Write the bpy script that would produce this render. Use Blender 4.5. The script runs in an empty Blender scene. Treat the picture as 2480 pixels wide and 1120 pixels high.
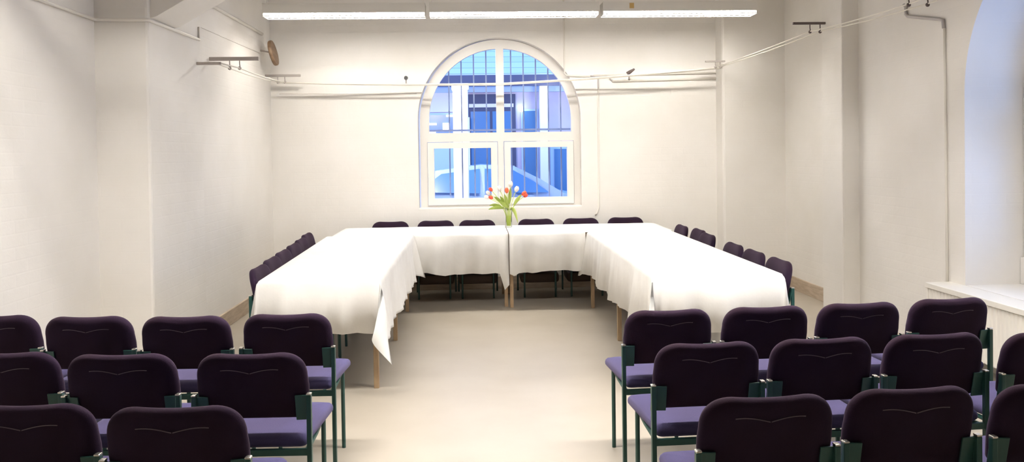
import bpy, bmesh, math, random
from mathutils import Vector, Matrix
random.seed(7)
PI = math.pi
SC = bpy.context.scene
COL = SC.collection

# ------------------------------------------------------------------ helpers
def link(o, parent=None):
    COL.objects.link(o)
    if parent is not None:
        o.parent = parent
    return o

def obj(name, bm, m, parent=None, smooth=False, loc=None):
    bmesh.ops.recalc_face_normals(bm, faces=bm.faces[:])
    me = bpy.data.meshes.new(name)
    bm.to_mesh(me); bm.free()
    if m is not None:
        me.materials.append(m)
    if smooth:
        for p in me.polygons: p.use_smooth = True
        if smooth != 'all':
            try: me.set_sharp_from_angle(angle=math.radians(40))
            except Exception: pass
    o = bpy.data.objects.new(name, me)
    if loc: o.location = loc
    return link(o, parent)

def tag(o, label, cat, group=None, kind=None):
    o['label'] = label; o['category'] = cat
    if group: o['group'] = group
    if kind: o['kind'] = kind
    return o

def thing(name, label, cat, loc=(0, 0, 0), rotz=0.0, group=None):
    o = bpy.data.objects.new(name, None)
    o.empty_display_size = 0.1
    o.location = loc; o.rotation_euler = (0, 0, rotz)
    link(o)
    return tag(o, label, cat, group)

def struct(name, bm, m, parent=None, smooth=False):
    o = obj(name, bm, m, parent, smooth)
    if parent is None:
        o['kind'] = 'structure'
    return o

def dup(root, loc, rotz, label, group=None):
    r = root.copy(); COL.objects.link(r)
    r.location = loc; r.rotation_euler = (0, 0, rotz); r['label'] = label
    if group: r['group'] = group
    for ch in list(root.children):
        c = ch.copy(); COL.objects.link(c); c.parent = r
        for g in list(ch.children):
            d = g.copy(); COL.objects.link(d); d.parent = c
    return r

def BM(): return bmesh.new()

def box(bm, x0, x1, y0, y1, z0, z1, bev=0.0, M=None):
    r = bmesh.ops.create_cube(bm, size=1.0)
    vs = r['verts']
    bmesh.ops.scale(bm, vec=(abs(x1-x0), abs(y1-y0), abs(z1-z0)), verts=vs)
    bmesh.ops.translate(bm, vec=((x0+x1)/2, (y0+y1)/2, (z0+z1)/2), verts=vs)
    if bev > 0:
        es = list({e for v in vs for e in v.link_edges})
        rr = bmesh.ops.bevel(bm, geom=es, offset=bev, segments=2, profile=0.5, affect='EDGES')
        vs = list({v for f in rr['faces'] for v in f.verts} | {v for v in vs if v.is_valid})
    if M is not None:
        bmesh.ops.transform(bm, matrix=M, verts=vs)
    return vs

def tube(bm, pts, r, n=8, caps=True):
    pts = [Vector(p) for p in pts]
    if not isinstance(r, (list, tuple)): r = [r]*len(pts)
    rings = []; prev = None
    for i, p in enumerate(pts):
        if i == 0: t = pts[1]-p
        elif i == len(pts)-1: t = p-pts[i-1]
        else: t = (pts[i+1]-p).normalized() + (p-pts[i-1]).normalized()
        t.normalize()
        if prev is None:
            a = Vector((0, 0, 1)) if abs(t.z) < 0.9 else Vector((1, 0, 0))
            u = t.cross(a).normalized()
        else:
            u = (prev - t*prev.dot(t)).normalized()
        prev = u; w = t.cross(u)
        rings.append([bm.verts.new(p + (u*math.cos(2*PI*k/n) + w*math.sin(2*PI*k/n))*r[i]) for k in range(n)])
    for a, b in zip(rings, rings[1:]):
        for k in range(n):
            bm.faces.new((a[k], a[(k+1) % n], b[(k+1) % n], b[k]))
    if caps:
        bm.faces.new(rings[0][::-1]); bm.faces.new(rings[-1])

def lathe(bm, prof, n=24, c=(0, 0, 0), cap=True):
    rings = []
    for r, z in prof:
        rings.append([bm.verts.new((c[0]+r*math.cos(2*PI*k/n), c[1]+r*math.sin(2*PI*k/n), c[2]+z)) for k in range(n)])
    for a, b in zip(rings, rings[1:]):
        for k in range(n):
            bm.faces.new((a[k], a[(k+1) % n], b[(k+1) % n], b[k]))
    if cap:
        bm.faces.new(rings[0][::-1]); bm.faces.new(rings[-1])

def plate(bm, outer, holes, fn, t0, t1):
    """flat 2-D outline with holes -> slab; fn(u, v, t) -> xyz"""
    tmp = bmesh.new()
    edges = []
    for loop in [outer]+list(holes):
        vs = [tmp.verts.new((u, v, 0)) for u, v in loop]
        for i in range(len(vs)):
            edges.append(tmp.edges.new((vs[i], vs[(i+1) % len(vs)])))
    bmesh.ops.triangle_fill(tmp, use_beauty=True, use_dissolve=False, edges=edges, normal=(0, 0, 1))
    tmp.verts.index_update()
    a = [bm.verts.new(fn(v.co.x, v.co.y, t0)) for v in tmp.verts]
    b = [bm.verts.new(fn(v.co.x, v.co.y, t1)) for v in tmp.verts]
    for f in tmp.faces:
        ids = [v.index for v in f.verts]
        bm.faces.new([a[i] for i in ids]); bm.faces.new([b[i] for i in ids[::-1]])
    for e in tmp.edges:
        if len(e.link_faces) == 1:
            i, j = e.verts[0].index, e.verts[1].index
            bm.faces.new((a[i], a[j], b[j], b[i]))
    tmp.free()

def arch_loop(cu, half, zb, zc, R, n=40):
    """outline: straight jambs up to zc, then a half circle of radius R"""
    pts = [(cu-half, zb), (cu+half, zb)]
    for k in range(n+1):
        a = PI*k/n
        pts.append((cu+R*math.cos(a), zc+R*math.sin(a)))
    return pts

# ------------------------------------------------------------------ materials
def mat(name, color, rough=0.6, metal=0.0, spec=0.5, **kw):
    m = bpy.data.materials.new(name); m.use_nodes = True
    nt = m.node_tree; b = nt.nodes['Principled BSDF']
    b.inputs['Base Color'].default_value = (*color, 1)
    b.inputs['Roughness'].default_value = rough
    b.inputs['Metallic'].default_value = metal
    b.inputs['Specular IOR Level'].default_value = spec
    for k, v in kw.items():
        if k == 'sheen': b.inputs['Sheen Weight'].default_value = v
        if k == 'sheen_tint': b.inputs['Sheen Tint'].default_value = (*v, 1)
        if k == 'emit':
            b.inputs['Emission Color'].default_value = (*v[0], 1)
            b.inputs['Emission Strength'].default_value = v[1]
    return m

def N(nt, t, **kw):
    n = nt.nodes.new(t)
    for k, v in kw.items(): setattr(n, k, v)
    return n

def noise_color(m, c1, c2, scale=5.0, detail=4.0, lo=0.35, hi=0.65, coord='Object', stretch=(1, 1, 1), bump=0.0, bscale=None):
    nt = m.node_tree; b = nt.nodes['Principled BSDF']
    tc = N(nt, 'ShaderNodeTexCoord'); mp = N(nt, 'ShaderNodeMapping')
    mp.inputs['Scale'].default_value = stretch
    nz = N(nt, 'ShaderNodeTexNoise'); nz.inputs['Scale'].default_value = scale; nz.inputs['Detail'].default_value = detail
    cr = N(nt, 'ShaderNodeValToRGB')
    cr.color_ramp.elements[0].position = lo; cr.color_ramp.elements[0].color = (*c1, 1)
    cr.color_ramp.elements[1].position = hi; cr.color_ramp.elements[1].color = (*c2, 1)
    nt.links.new(tc.outputs[coord], mp.inputs[0]); nt.links.new(mp.outputs[0], nz.inputs['Vector'])
    nt.links.new(nz.outputs['Fac'], cr.inputs[0]); nt.links.new(cr.outputs[0], b.inputs['Base Color'])
    if bump:
        n2 = N(nt, 'ShaderNodeTexNoise'); n2.inputs['Scale'].default_value = bscale or scale*8
        n2.inputs['Detail'].default_value = 3
        bp = N(nt, 'ShaderNodeBump'); bp.inputs['Strength'].default_value = bump; bp.inputs['Distance'].default_value = 0.01
        nt.links.new(mp.outputs[0], n2.inputs['Vector']); nt.links.new(n2.outputs['Fac'], bp.inputs['Height'])
        nt.links.new(bp.outputs[0], b.inputs['Normal'])
    return m

def brick_wall(name, col):
    """painted rough brickwork: courses and grain only as bump"""
    m = mat(name, col, 0.75, spec=0.25)
    nt = m.node_tree; b = nt.nodes['Principled BSDF']
    geo = N(nt, 'ShaderNodeNewGeometry'); sx = N(nt, 'ShaderNodeSeparateXYZ'); ad = N(nt, 'ShaderNodeMath', operation='ADD')
    cb = N(nt, 'ShaderNodeCombineXYZ')
    nt.links.new(geo.outputs['Position'], sx.inputs[0])
    nt.links.new(sx.outputs['X'], ad.inputs[0]); nt.links.new(sx.outputs['Y'], ad.inputs[1])
    nt.links.new(ad.outputs[0], cb.inputs['X']); nt.links.new(sx.outputs['Z'], cb.inputs['Y'])
    br = N(nt, 'ShaderNodeTexBrick')
    br.inputs['Scale'].default_value = 1.0; br.inputs['Brick Width'].default_value = 0.26
    br.inputs['Row Height'].default_value = 0.077; br.inputs['Mortar Size'].default_value = 0.008
    br.inputs['Mortar Smooth'].default_value = 1.0
    br.inputs['Color1'].default_value = (1, 1, 1, 1); br.inputs['Color2'].default_value = (0.9, 0.9, 0.9, 1)
    br.inputs['Mortar'].default_value = (0.55, 0.55, 0.55, 1)
    nt.links.new(cb.outputs[0], br.inputs['Vector'])
    n1 = N(nt, 'ShaderNodeTexNoise'); n1.inputs['Scale'].default_value = 3.5; n1.inputs['Detail'].default_value = 8
    n1.inputs['Roughness'].default_value = 0.65
    nt.links.new(geo.outputs['Position'], n1.inputs['Vector'])
    mx = N(nt, 'ShaderNodeMath', operation='MULTIPLY_ADD'); mx.inputs[1].default_value = 4.5
    nt.links.new(n1.outputs['Fac'], mx.inputs[0]); nt.links.new(br.outputs['Color'], mx.inputs[2])
    bp = N(nt, 'ShaderNodeBump'); bp.inputs['Strength'].default_value = 0.10; bp.inputs['Distance'].default_value = 0.008
    nt.links.new(mx.outputs[0], bp.inputs['Height']); nt.links.new(bp.outputs[0], b.inputs['Normal'])
    # faint blotches of old paint
    n2 = N(nt, 'ShaderNodeTexNoise'); n2.inputs['Scale'].default_value = 1.7; n2.inputs['Detail'].default_value = 5
    cr = N(nt, 'ShaderNodeValToRGB')
    cr.color_ramp.elements[0].position = 0.3; cr.color_ramp.elements[0].color = (col[0]*0.95, col[1]*0.945, col[2]*0.93, 1)
    cr.color_ramp.elements[1].position = 0.65; cr.color_ramp.elements[1].color = (*col, 1)
    nt.links.new(geo.outputs['Position'], n2.inputs['Vector']); nt.links.new(n2.outputs['Fac'], cr.inputs[0])
    nt.links.new(cr.outputs[0], b.inputs['Base Color'])
    return m

def glass_mat(name, tint=(1, 1, 1), refl=0.06):
    m = bpy.data.materials.new(name); m.use_nodes = True
    nt = m.node_tree; nt.nodes.clear()
    out = N(nt, 'ShaderNodeOutputMaterial'); mx = N(nt, 'ShaderNodeMixShader')
    tr = N(nt, 'ShaderNodeBsdfTransparent'); gl = N(nt, 'ShaderNodeBsdfGlossy')
    tr.inputs['Color'].default_value = (*tint, 1); gl.inputs['Roughness'].default_value = 0.02
    fr = N(nt, 'ShaderNodeLayerWeight'); fr.inputs['Blend'].default_value = 0.15
    ml = N(nt, 'ShaderNodeMath', operation='MULTIPLY'); ml.inputs[1].default_value = 0.7
    nt.links.new(fr.outputs['Fresnel'], ml.inputs[0]); nt.links.new(ml.outputs[0], mx.inputs[0])
    nt.links.new(tr.outputs[0], mx.inputs[1]); nt.links.new(gl.outputs[0], mx.inputs[2])
    nt.links.new(mx.outputs[0], out.inputs[0])
    return m

M = {}
M['wall'] = brick_wall('painted_brick', (0.85, 0.82, 0.775))
M['ceiling'] = mat('ceiling_paint', (0.84, 0.81, 0.76), 0.8, spec=0.2)
M['floor'] = noise_color(mat('linoleum', (0.7, 0.62, 0.5), 0.38, spec=0.4), (0.40, 0.352, 0.285), (0.45, 0.402, 0.332), scale=2.2, detail=7, lo=0.3, hi=0.7)
M['skirt'] = noise_color(mat('tan_baseboard', (0.5, 0.4, 0.3), 0.5), (0.42, 0.33, 0.24), (0.54, 0.44, 0.34), scale=6, stretch=(1, 1, 6))
M['frame'] = mat('window_white', (0.82, 0.79, 0.74), 0.35)
M['glass'] = glass_mat('window_glass', (0.93, 0.96, 1.0))
M['cloth'] = noise_color(mat('white_cotton', (0.86, 0.84, 0.80), 0.85, spec=0.15, sheen=0.1), (0.83, 0.81, 0.775), (0.87, 0.855, 0.82), scale=7, detail=3, bump=0.05, bscale=60)
M['wood'] = noise_color(mat('table_wood', (0.36, 0.25, 0.15), 0.5), (0.30, 0.20, 0.12), (0.40, 0.28, 0.17), scale=4, stretch=(1, 8, 1))
M['leg'] = noise_color(mat('tan_table_leg', (0.36, 0.25, 0.14), 0.45), (0.32, 0.21, 0.12), (0.40, 0.28, 0.16), scale=9, stretch=(4, 4, 1))
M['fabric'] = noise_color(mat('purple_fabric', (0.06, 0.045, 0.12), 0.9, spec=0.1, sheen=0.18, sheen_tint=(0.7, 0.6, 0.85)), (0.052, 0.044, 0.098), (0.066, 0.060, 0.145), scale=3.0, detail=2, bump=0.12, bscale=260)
M['fabric_shaded'] = noise_color(mat('purple_fabric_shaded', (0.03, 0.02, 0.04), 0.9, spec=0.08, sheen=0.08, sheen_tint=(0.7, 0.55, 0.75)), (0.014, 0.0055, 0.008), (0.021, 0.0115, 0.026), scale=3.0, detail=2, bump=0.12, bscale=260)  # the seat fabric with shade put into its colour for unlit backrests
M['stitch'] = mat('seam_thread', (0.11, 0.085, 0.10), 0.7)
M['green'] = mat('dark_green_metal', (0.018, 0.072, 0.062), 0.38, metal=0.1)
M['cap'] = mat('chrome_cap', (0.75, 0.72, 0.66), 0.25, metal=0.9)
M['white_metal'] = mat('white_enamel', (0.85, 0.83, 0.78), 0.35)
M['housing'] = mat('cream_enamel', (0.76, 0.73, 0.67), 0.45)
M['rad'] = mat('radiator_enamel', (0.86, 0.83, 0.77), 0.3)
M['conduit'] = mat('painted_conduit', (0.80, 0.76, 0.69), 0.5)
M['conduit_grey'] = mat('grey_conduit', (0.46, 0.43, 0.42), 0.5)
M['steel'] = mat('brushed_steel', (0.42, 0.38, 0.35), 0.45, metal=0.4)
M['darksteel'] = mat('dark_steel', (0.10, 0.075, 0.07), 0.5, metal=0.3)
M['cable'] = mat('pale_cable', (0.83, 0.79, 0.70), 0.4)
M['brown'] = noise_color(mat('brown_wood', (0.36, 0.22, 0.11), 0.55), (0.15, 0.09, 0.05), (0.21, 0.135, 0.075), scale=5, stretch=(1, 1, 5))
M['tan_tag'] = mat('tan_sticker', (0.55, 0.36, 0.13), 0.6)
M['tubeglow'] = mat('fluorescent_tube', (0.9, 0.9, 0.9), 0.4, emit=((1.0, 0.96, 0.905), 132.0))
M['tubeglow_bright'] = mat('fluorescent_tube_bright', (0.9, 0.9, 0.9), 0.4, emit=((1.0, 0.96, 0.905), 335.0))  # same tube at a higher strength, for the row over the audience
M['black'] = mat('black_plastic', (0.012, 0.01, 0.012), 0.4)
M['vase'] = glass_mat('vase_glass', (0.97, 0.98, 0.93))
M['water'] = glass_mat('water', (0.95, 0.97, 0.82))
M['stem'] = mat('tulip_stem', (0.55, 0.63, 0.20), 0.5)
M['leaf'] = noise_color(mat('tulip_leaf', (0.35, 0.46, 0.07), 0.5), (0.28, 0.38, 0.05), (0.50, 0.58, 0.16), scale=8, stretch=(1, 1, 0.2))
M['red'] = noise_color(mat('red_petal', (0.75, 0.09, 0.03), 0.5), (0.70, 0.06, 0.03), (0.80, 0.17, 0.06), scale=14)
M['seat_box'] = mat('plain_dark_brown', (0.045, 0.022, 0.012), 0.6)
M['white_petal'] = mat('white_petal', (0.88, 0.85, 0.78), 0.5)
# outdoors
M['facade'] = noise_color(mat('lilac_render', (0.62, 0.55, 0.68), 0.8), (0.58, 0.51, 0.66), (0.68, 0.60, 0.72), scale=1.2)
M['facade_lit'] = mat('pale_bars_lit_wall', (0.85, 0.78, 0.74), 0.8)  # crossbars, and a wall patch with light put into its colour
M['tiles'] = mat('slate_tiles', (0.30, 0.38, 0.52), 0.6)
M['eave'] = mat('dark_eave', (0.07, 0.075, 0.14), 0.6)
M['darkglass'] = mat('dark_blue_glass', (0.09, 0.22, 0.42), 0.25)
M['paleblue'] = mat('pale_blue_paint', (0.52, 0.66, 0.86), 0.6)
M['column'] = mat('cream_column', (0.88, 0.85, 0.78), 0.7)
M['asphalt'] = noise_color(mat('asphalt', (0.2, 0.2, 0.22), 0.85), (0.16, 0.16, 0.18), (0.25, 0.25, 0.27), scale=3)
M['carpaint'] = mat('silver_blue_paint', (0.45, 0.58, 0.80), 0.25, metal=0.3)
M['iron'] = mat('blue_grey_iron', (0.30, 0.34, 0.48), 0.5)
M['lamp_on'] = mat('lit_lamp', (0.9, 0.9, 0.8), 0.4, emit=((0.75, 1.0, 0.85), 6.0))
M['lamp_warm'] = mat('lit_shop_lamp', (0.9, 0.8, 0.7), 0.4, emit=((1.0, 0.80, 0.62), 2.2))

def slate(m):
    nt = m.node_tree; b = nt.nodes['Principled BSDF']
    geo = N(nt, 'ShaderNodeNewGeometry'); sx = N(nt, 'ShaderNodeSeparateXYZ'); cb = N(nt, 'ShaderNodeCombineXYZ')
    nt.links.new(geo.outputs['Position'], sx.inputs[0]); nt.links.new(sx.outputs['X'], cb.inputs['X']); nt.links.new(sx.outputs['Z'], cb.inputs['Y'])
    br = N(nt, 'ShaderNodeTexBrick'); br.inputs['Scale'].default_value = 1
    br.inputs['Brick Width'].default_value = 9.0; br.inputs['Row Height'].default_value = 0.13; br.inputs['Mortar Size'].default_value = 0.006
    br.inputs['Color1'].default_value = (0.40, 0.50, 0.66, 1); br.inputs['Color2'].default_value = (0.50, 0.60, 0.76, 1)
    br.inputs['Mortar'].default_value = (0.24, 0.32, 0.48, 1)
    nt.links.new(cb.outputs[0], br.inputs['Vector']); nt.links.new(br.outputs['Color'], b.inputs['Base Color'])
slate(M['tiles'])

# ------------------------------------------------------------------ room dimensions (metres)
YB = 9.38          # back wall
XL, XLN = -2.33, -2.62   # left wall: far part, near part
XR = 3.58          # right wall
YF = -3.2          # wall behind the camera
ZC = 3.72          # ceiling

b = BM(); box(b, XLN-0.4, XR+0.6, YF-0.3, YB+0.45, -0.12, 0.0); struct('floor', b, M['floor'])
b = BM(); box(b, XLN-0.4, XR+0.6, YF-0.3, YB+0.45, ZC, ZC+0.15); struct('ceiling', b, M['ceiling'])

# back wall with the arched opening
WC, WR, WZ = 0.295, 0.95, 1.98
b = BM()
plate(b, [(XLN-0.4, 0), (XR+0.6, 0), (XR+0.6, ZC), (XLN-0.4, ZC)], [arch_loop(WC, WR, 0.945, WZ, WR, 64)],
      lambda u, v, t: (u, t, v), YB, YB+0.42)
struct('wall_back', b, M['wall'])
# right wall with its own arched niche
NC, NR, NZ = 4.68, 1.05, 1.97
b = BM()
plate(b, [(YF-0.3, 0), (YB, 0), (YB, ZC), (YF-0.3, ZC)], [arch_loop(NC, NR, 0.562, NZ, NR, 64)],
      lambda u, v, t: (t, u, v), XR, XR+0.58)
struct('wall_right', b, M['wall'])
b = BM(); box(b, XLN-0.4, XLN, YF-0.3, YB, 0, ZC); box(b, XLN, XL, 6.3, YB, 0, ZC); struct('wall_left', b, M['wall'])
b = BM(); box(b, XLN, XR, YF-0.3, YF, 0, ZC); struct('wall_front', b, M['wall'])
# pilasters
b = BM(); box(b, XLN-0.05, -2.255, 5.72, 6.83, -0.05, ZC+0.05, 0.018); struct('trim_1', b, M['wall'])
b = BM(); box(b, 3.42, XR+0.05, 7.35, 7.80, -0.05, ZC+0.05, 0.018); struct('trim_2', b, M['wall'])
b = BM(); box(b, 2.85, XR+0.05, 9.13, YB+0.05, -0.05, ZC+0.05, 0.025); struct('trim_3', b, M['wall'])
# raking rib springing from the left pilaster up to the ceiling
b = BM()
def rib(u, v, t): return (u, t, v)
plate(b, [(-2.26, 2.555), (-2.21, 2.57), (-1.30, 3.10), (-0.55, ZC), (-2.26, ZC)], [], rib, 5.76, 6.22)
struct('trim_4', b, M['wall'])

# baseboards
def skirt(name, x0, x1, y0, y1):
    b = BM(); box(b, x0, x1, y0, y1, 0, 0.145, 0.004); struct(name, b, M['skirt'])
skirt('baseboard_left', XL, XL+0.022, 6.83, YB)
skirt('baseboard_back', XL+0.022, 2.85, YB-0.022, YB)
skirt('baseboard_right', XR-0.022, XR, 7.80, 9.108)
b = BM(); box(b, 2.828, XR, 9.108, 9.13, 0, 0.145, 0.004); struct('baseboard_corner', b, M['skirt'])

# ------------------------------------------------------------------ windows
def half_arch(c, R, zc, zb, u0, u1, n=24, right=False):
    """quarter-round light: from the mullion side out to the arch"""
    pts = []
    if right:
        a0 = math.acos(max(-1, min(1, (u0-c)/R)))
        pts = [(u0, zb), (u1, zb)]
        pts += [(c+R*math.cos(a0*k/n), zc+R*math.sin(a0*k/n)) for k in range(n+1)]
    else:
        a0 = math.acos(max(-1, min(1, (u1-c)/R)))
        pts = [(u0, zb), (u1, zb)]
        pts += [(c+R*math.cos(a0+(PI-a0)*k/n), zc+R*math.sin(a0+(PI-a0)*k/n)) for k in range(n+1)]
    return pts

def make_window(name, fn, c, Ro, Ri, zc, z0, t):
    """arched window: two quarter-round top lights over two sashes. fn(u, v, t) -> xyz; t grows outwards"""
    m = 0.046
    ub, st, sb = 1.828, 1.722, z0+0.022
    b = BM()
    L = half_arch(c, Ri, zc, ub, c-Ri, c-m)
    Rr = half_arch(c, Ri, zc, ub, c+m, c+Ri, right=True)
    s = Ri+0.026
    SL = [(c-s, sb), (c-0.036, sb), (c-0.036, st), (c-s, st)]
    SR = [(c+0.036, sb), (c+s, sb), (c+s, st), (c+0.036, st)]
    plate(b, arch_loop(c, Ro, z0, zc, Ro, 64), [L, Rr, SL, SR], fn, t, t+0.07)
    w = struct(name, b, M['frame'])
    for loop in (L, Rr):
        b = BM(); plate(b, loop, [], fn, t+0.03, t+0.036); obj('pane', b, M['glass'], w)
    for side, (u0, u1) in ((-1, (c-s+0.005, c-0.041)), (1, (c+0.041, c+s-0.005))):
        b = BM()
        k = 0.075
        plate(b, [(u0, sb+0.005), (u1, sb+0.005), (u1, st-0.005), (u0, st-0.005)],
              [[(u0+k, sb+0.005+k), (u1-k, sb+0.005+k), (u1-k, st-0.005-k+0.005), (u0+k, st-0.005-k+0.005)]], fn, t-0.022, t+0.05)
        sa = obj('sash', b, M['frame'], w)
        b = BM(); plate(b, [(u0+k, sb+k+0.005), (u1-k, sb+k+0.005), (u1-k, st-k), (u0+k, st-k)], [], fn, t+0.01, t+0.016)
        obj('pane', b, M['glass'], sa)
    return w

w1 = make_window('window_1', lambda u, v, t: (u, t, v), 0.308, 0.945, 0.838, 1.976, 0.955, 9.50)
b = BM(); box(b, WC-WR, WC+WR, 9.39, 9.50, 0.925, 0.958, 0.004); obj('window_sill', b, M['frame'], w1)
w2 = make_window('window_2', lambda u, v, t: (t, u, v), NC, 1.045, 0.94, 1.972, 0.75, 4.02)
b = BM(); box(b, 3.995, 4.05, NC-1.045, NC+1.045, 0.565, 0.76); obj('window_sill', b, M['frame'], w2)

# iron grille outside the back window
gr = thing('window_grille', 'dark iron grille of upright bars outside the arched back window', 'grille', (0.3, 9.76, 0.9))
for k in range(13):
    x = -0.60 + 0.15*k
    dx = x-0.008
    top = 1.98+math.sqrt(max(0.0, 0.93**2-dx*dx))-0.9 if abs(dx) < 0.93 else 1.0
    b = BM(); box(b, x-0.008, x+0.008, -0.008, 0.008, 0.06, top); obj('bar', b, M['iron'], gr)
for z in (1.865,):
    b = BM(); box(b, -0.945, 0.945, 0.0081, 0.02, z-0.9-0.012, z-0.9+0.012); obj('crossbar', b, M['iron'], gr)

# ------------------------------------------------------------------ street outside
b = BM(); box(b, -14, 16, YB+0.45, 34, -0.3, -0.05)
o = obj('ground', b, M['asphalt']); o['kind'] = 'structure'
bd = thing('building', 'lilac building across the street with slate roof, seen through the window', 'building', (0.5, 16, -0.05))
def bpart(name, m, x0, x1, y0, y1, z0, z1, parent=None, bev=0.0):
    # world numbers, stored relative to the building
    b = BM(); box(b, x0-0.5, x1-0.5, y0-16, y1-16, z0+0.05, z1+0.05, bev)
    return obj(name, b, m, parent or bd)
bpart('wall', M['facade'], -9, 11, 16.0, 16.4, -0.05, 3.0)
b = BM(); plate(b, [(-0.55, 2.95), (4.0, 6.0), (4.0, 6.12), (-0.55, 3.12)], [], lambda u, v, t: (t, u, v+0.05), -9.8, 10.8); obj('roof', b, M['tiles'], bd)
bpart('eave', M['eave'], -9.3, 11.3, 15.44, 15.52, 2.88, 3.09)
bpart('gutter', M['paleblue'], -9.3, 11.3, 15.9, 15.99, 2.80, 2.93)
wn = bpart('window', M['eave'], -0.17, 0.82, 15.93, 15.995, 0.30, 2.76)
bpart('pane', M['darkglass'], -0.07, 0.31, 15.92, 15.929, 0.4, 2.42, wn)
bpart('pane', M['darkglass'], 0.36, 0.74, 15.92, 15.929, 0.4, 2.42, wn)
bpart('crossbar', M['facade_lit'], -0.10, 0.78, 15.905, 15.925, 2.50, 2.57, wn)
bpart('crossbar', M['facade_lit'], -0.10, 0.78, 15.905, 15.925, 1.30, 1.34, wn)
w_ = bpart('window', M['paleblue'], 0.93, 1.26, 15.95, 15.995, 0.30, 2.46)
bpart('pane', M['darkglass'], 0.96, 1.23, 15.93, 15.949, 0.4, 2.42, w_)
bpart('column', M['column'], 1.275, 1.445, 15.60, 15.80, -0.05, 2.95)
w_ = bpart('window', M['paleblue'], 1.50, 2.35, 15.95, 15.995, 0.2, 1.75)
bpart('pane', M['darkglass'], 1.58, 1.88, 15.93, 15.949, 0.3, 1.66, w_)
bpart('pane', M['darkglass'], 1.94, 2.27, 15.93, 15.949, 0.3, 1.66, w_)
bpart('panel', M['facade_lit'], -1.6, -0.36, 15.97, 15.995, 2.42, 2.82)  # lit stretch of the wall, its light painted as a pale panel
w_ = bpart('window', M['paleblue'], -1.45, -0.30, 15.94, 15.995, 0.2, 2.40)
bpart('pane', M['darkglass'], -1.40, -0.35, 15.92, 15.939, 1.75, 2.36, w_)
bpart('pane', M['darkglass'], -0.72, -0.35, 15.92, 15.939, 0.3, 1.15, w_)
bpart('lit_lamp', M['lamp_warm'], -0.88, -0.74, 15.88, 15.92, 2.16, 2.20, w_)
bpart('lit_lamp', M['lamp_warm'], -0.62, -0.50, 15.88, 15.92, 2.06, 2.20, w_)
bpart('lit_lamp', M['lamp_warm'], -0.88, -0.76, 15.88, 15.92, 2.00, 2.03, w_)
bpart('lit_lamp', M['lamp_warm'], -0.55, -0.42, 15.88, 15.92, 2.32, 2.36, w_)
bpart('post', M['column'], -0.14, -0.09, 15.70, 15.75, -0.05, 2.30)
b = BM(); lathe(b, [(0.01, 0.0), (0.05, 0.02), (0.055, 0.06), (0.03, 0.1), (0.008, 0.11)], 12); box(b, -0.012, 0.012, 0, 0.12, 0.10, 0.12)
o = obj('wall_lamp', b, M['lamp_on'], None, True, (0.93, 15.88, 2.40)); tag(o, 'small glowing wall lamp on the building across the street', 'lamp')
b = BM(); box(b, -0.115, 0.115, -0.11, 0.11, 0, 2.62, 0.02); box(b, -0.15, 0.15, -0.15, 0.15, 0, 0.25, 0.01); box(b, -0.13, 0.13, -0.13, 0.13, 2.60, 2.70, 0.01)
o = obj('street_column', b, M['column'], None, False, (-0.205, 12.3, -0.05)); tag(o, 'pale square column standing in the street close outside the window', 'column')

# parked car, side on
car = thing('parked_car', 'silver blue car parked in the street outside the back window', 'car', (0.3, 13.9, -0.05))
side = [(-2.05, 0.30), (-2.08, 0.62), (-1.95, 0.92), (-1.45, 1.02), (-0.95, 1.36), (-0.2, 1.45), (0.35, 1.42), (0.78, 1.20),
        (1.15, 0.97), (1.75, 0.86), (2.03, 0.70), (2.08, 0.42), (2.0, 0.28),
        (1.68, 0.28), (1.62, 0.50), (1.40, 0.62), (1.15, 0.60), (0.98, 0.45), (0.95, 0.26),
        (-0.98, 0.26), (-1.02, 0.46), (-1.2, 0.61), (-1.42, 0.62), (-1.62, 0.5), (-1.68, 0.3)]
def cfn(u, v, t):
    s = 1.0 if v < 0.95 else 1.0-0.30*min(1, (v-0.95)/0.5)
    return (u, t*s, v)
b = BM(); plate(b, side, [], cfn, -0.84, 0.84); obj('body', b, M['carpaint'], car)
for s in (-1, 1):
    b = BM()
    for loop in ([(-1.25, 1.02), (-0.85, 1.31), (-0.22, 1.385), (-0.22, 0.99)], [(-0.14, 0.99), (-0.14, 1.385), (0.32, 1.36), (0.66, 1.17), (0.9, 0.99)]):
        plate(b, loop, [], lambda u, v, t, s=s: (u, s*(0.84*(1-0.30*max(0, min(1, (v-0.95)/0.5)))+t), v), 0.0, 0.012)
    obj('side_window', b, M['darkglass'], car)
    for x in (-1.32, 1.32):
        b = BM()
        lathe(b, [(0.14, -0.09), (0.30, -0.09), (0.315, -0.06), (0.315, 0.06), (0.30, 0.09), (0.14, 0.09)], 24)
        bmesh.ops.rotate(b, cent=(0, 0, 0), matrix=Matrix.Rotation(PI/2, 3, 'X'), verts=b.verts[:])
        bmesh.ops.translate(b, vec=(x, s*0.77, 0.315), verts=b.verts[:])
        obj('wheel', b, M['black'], car)

# ------------------------------------------------------------------ conference chair
TILT = math.radians(12.0)
PY0, PZ0, PADK = 0.026, 0.556, 0.32
def pad(x, d, v):
    return Vector((x, PY0 - v*math.sin(TILT) + d*math.cos(TILT) + PADK*x*x, PZ0 + v*math.cos(TILT) + d*math.sin(TILT)))

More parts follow.
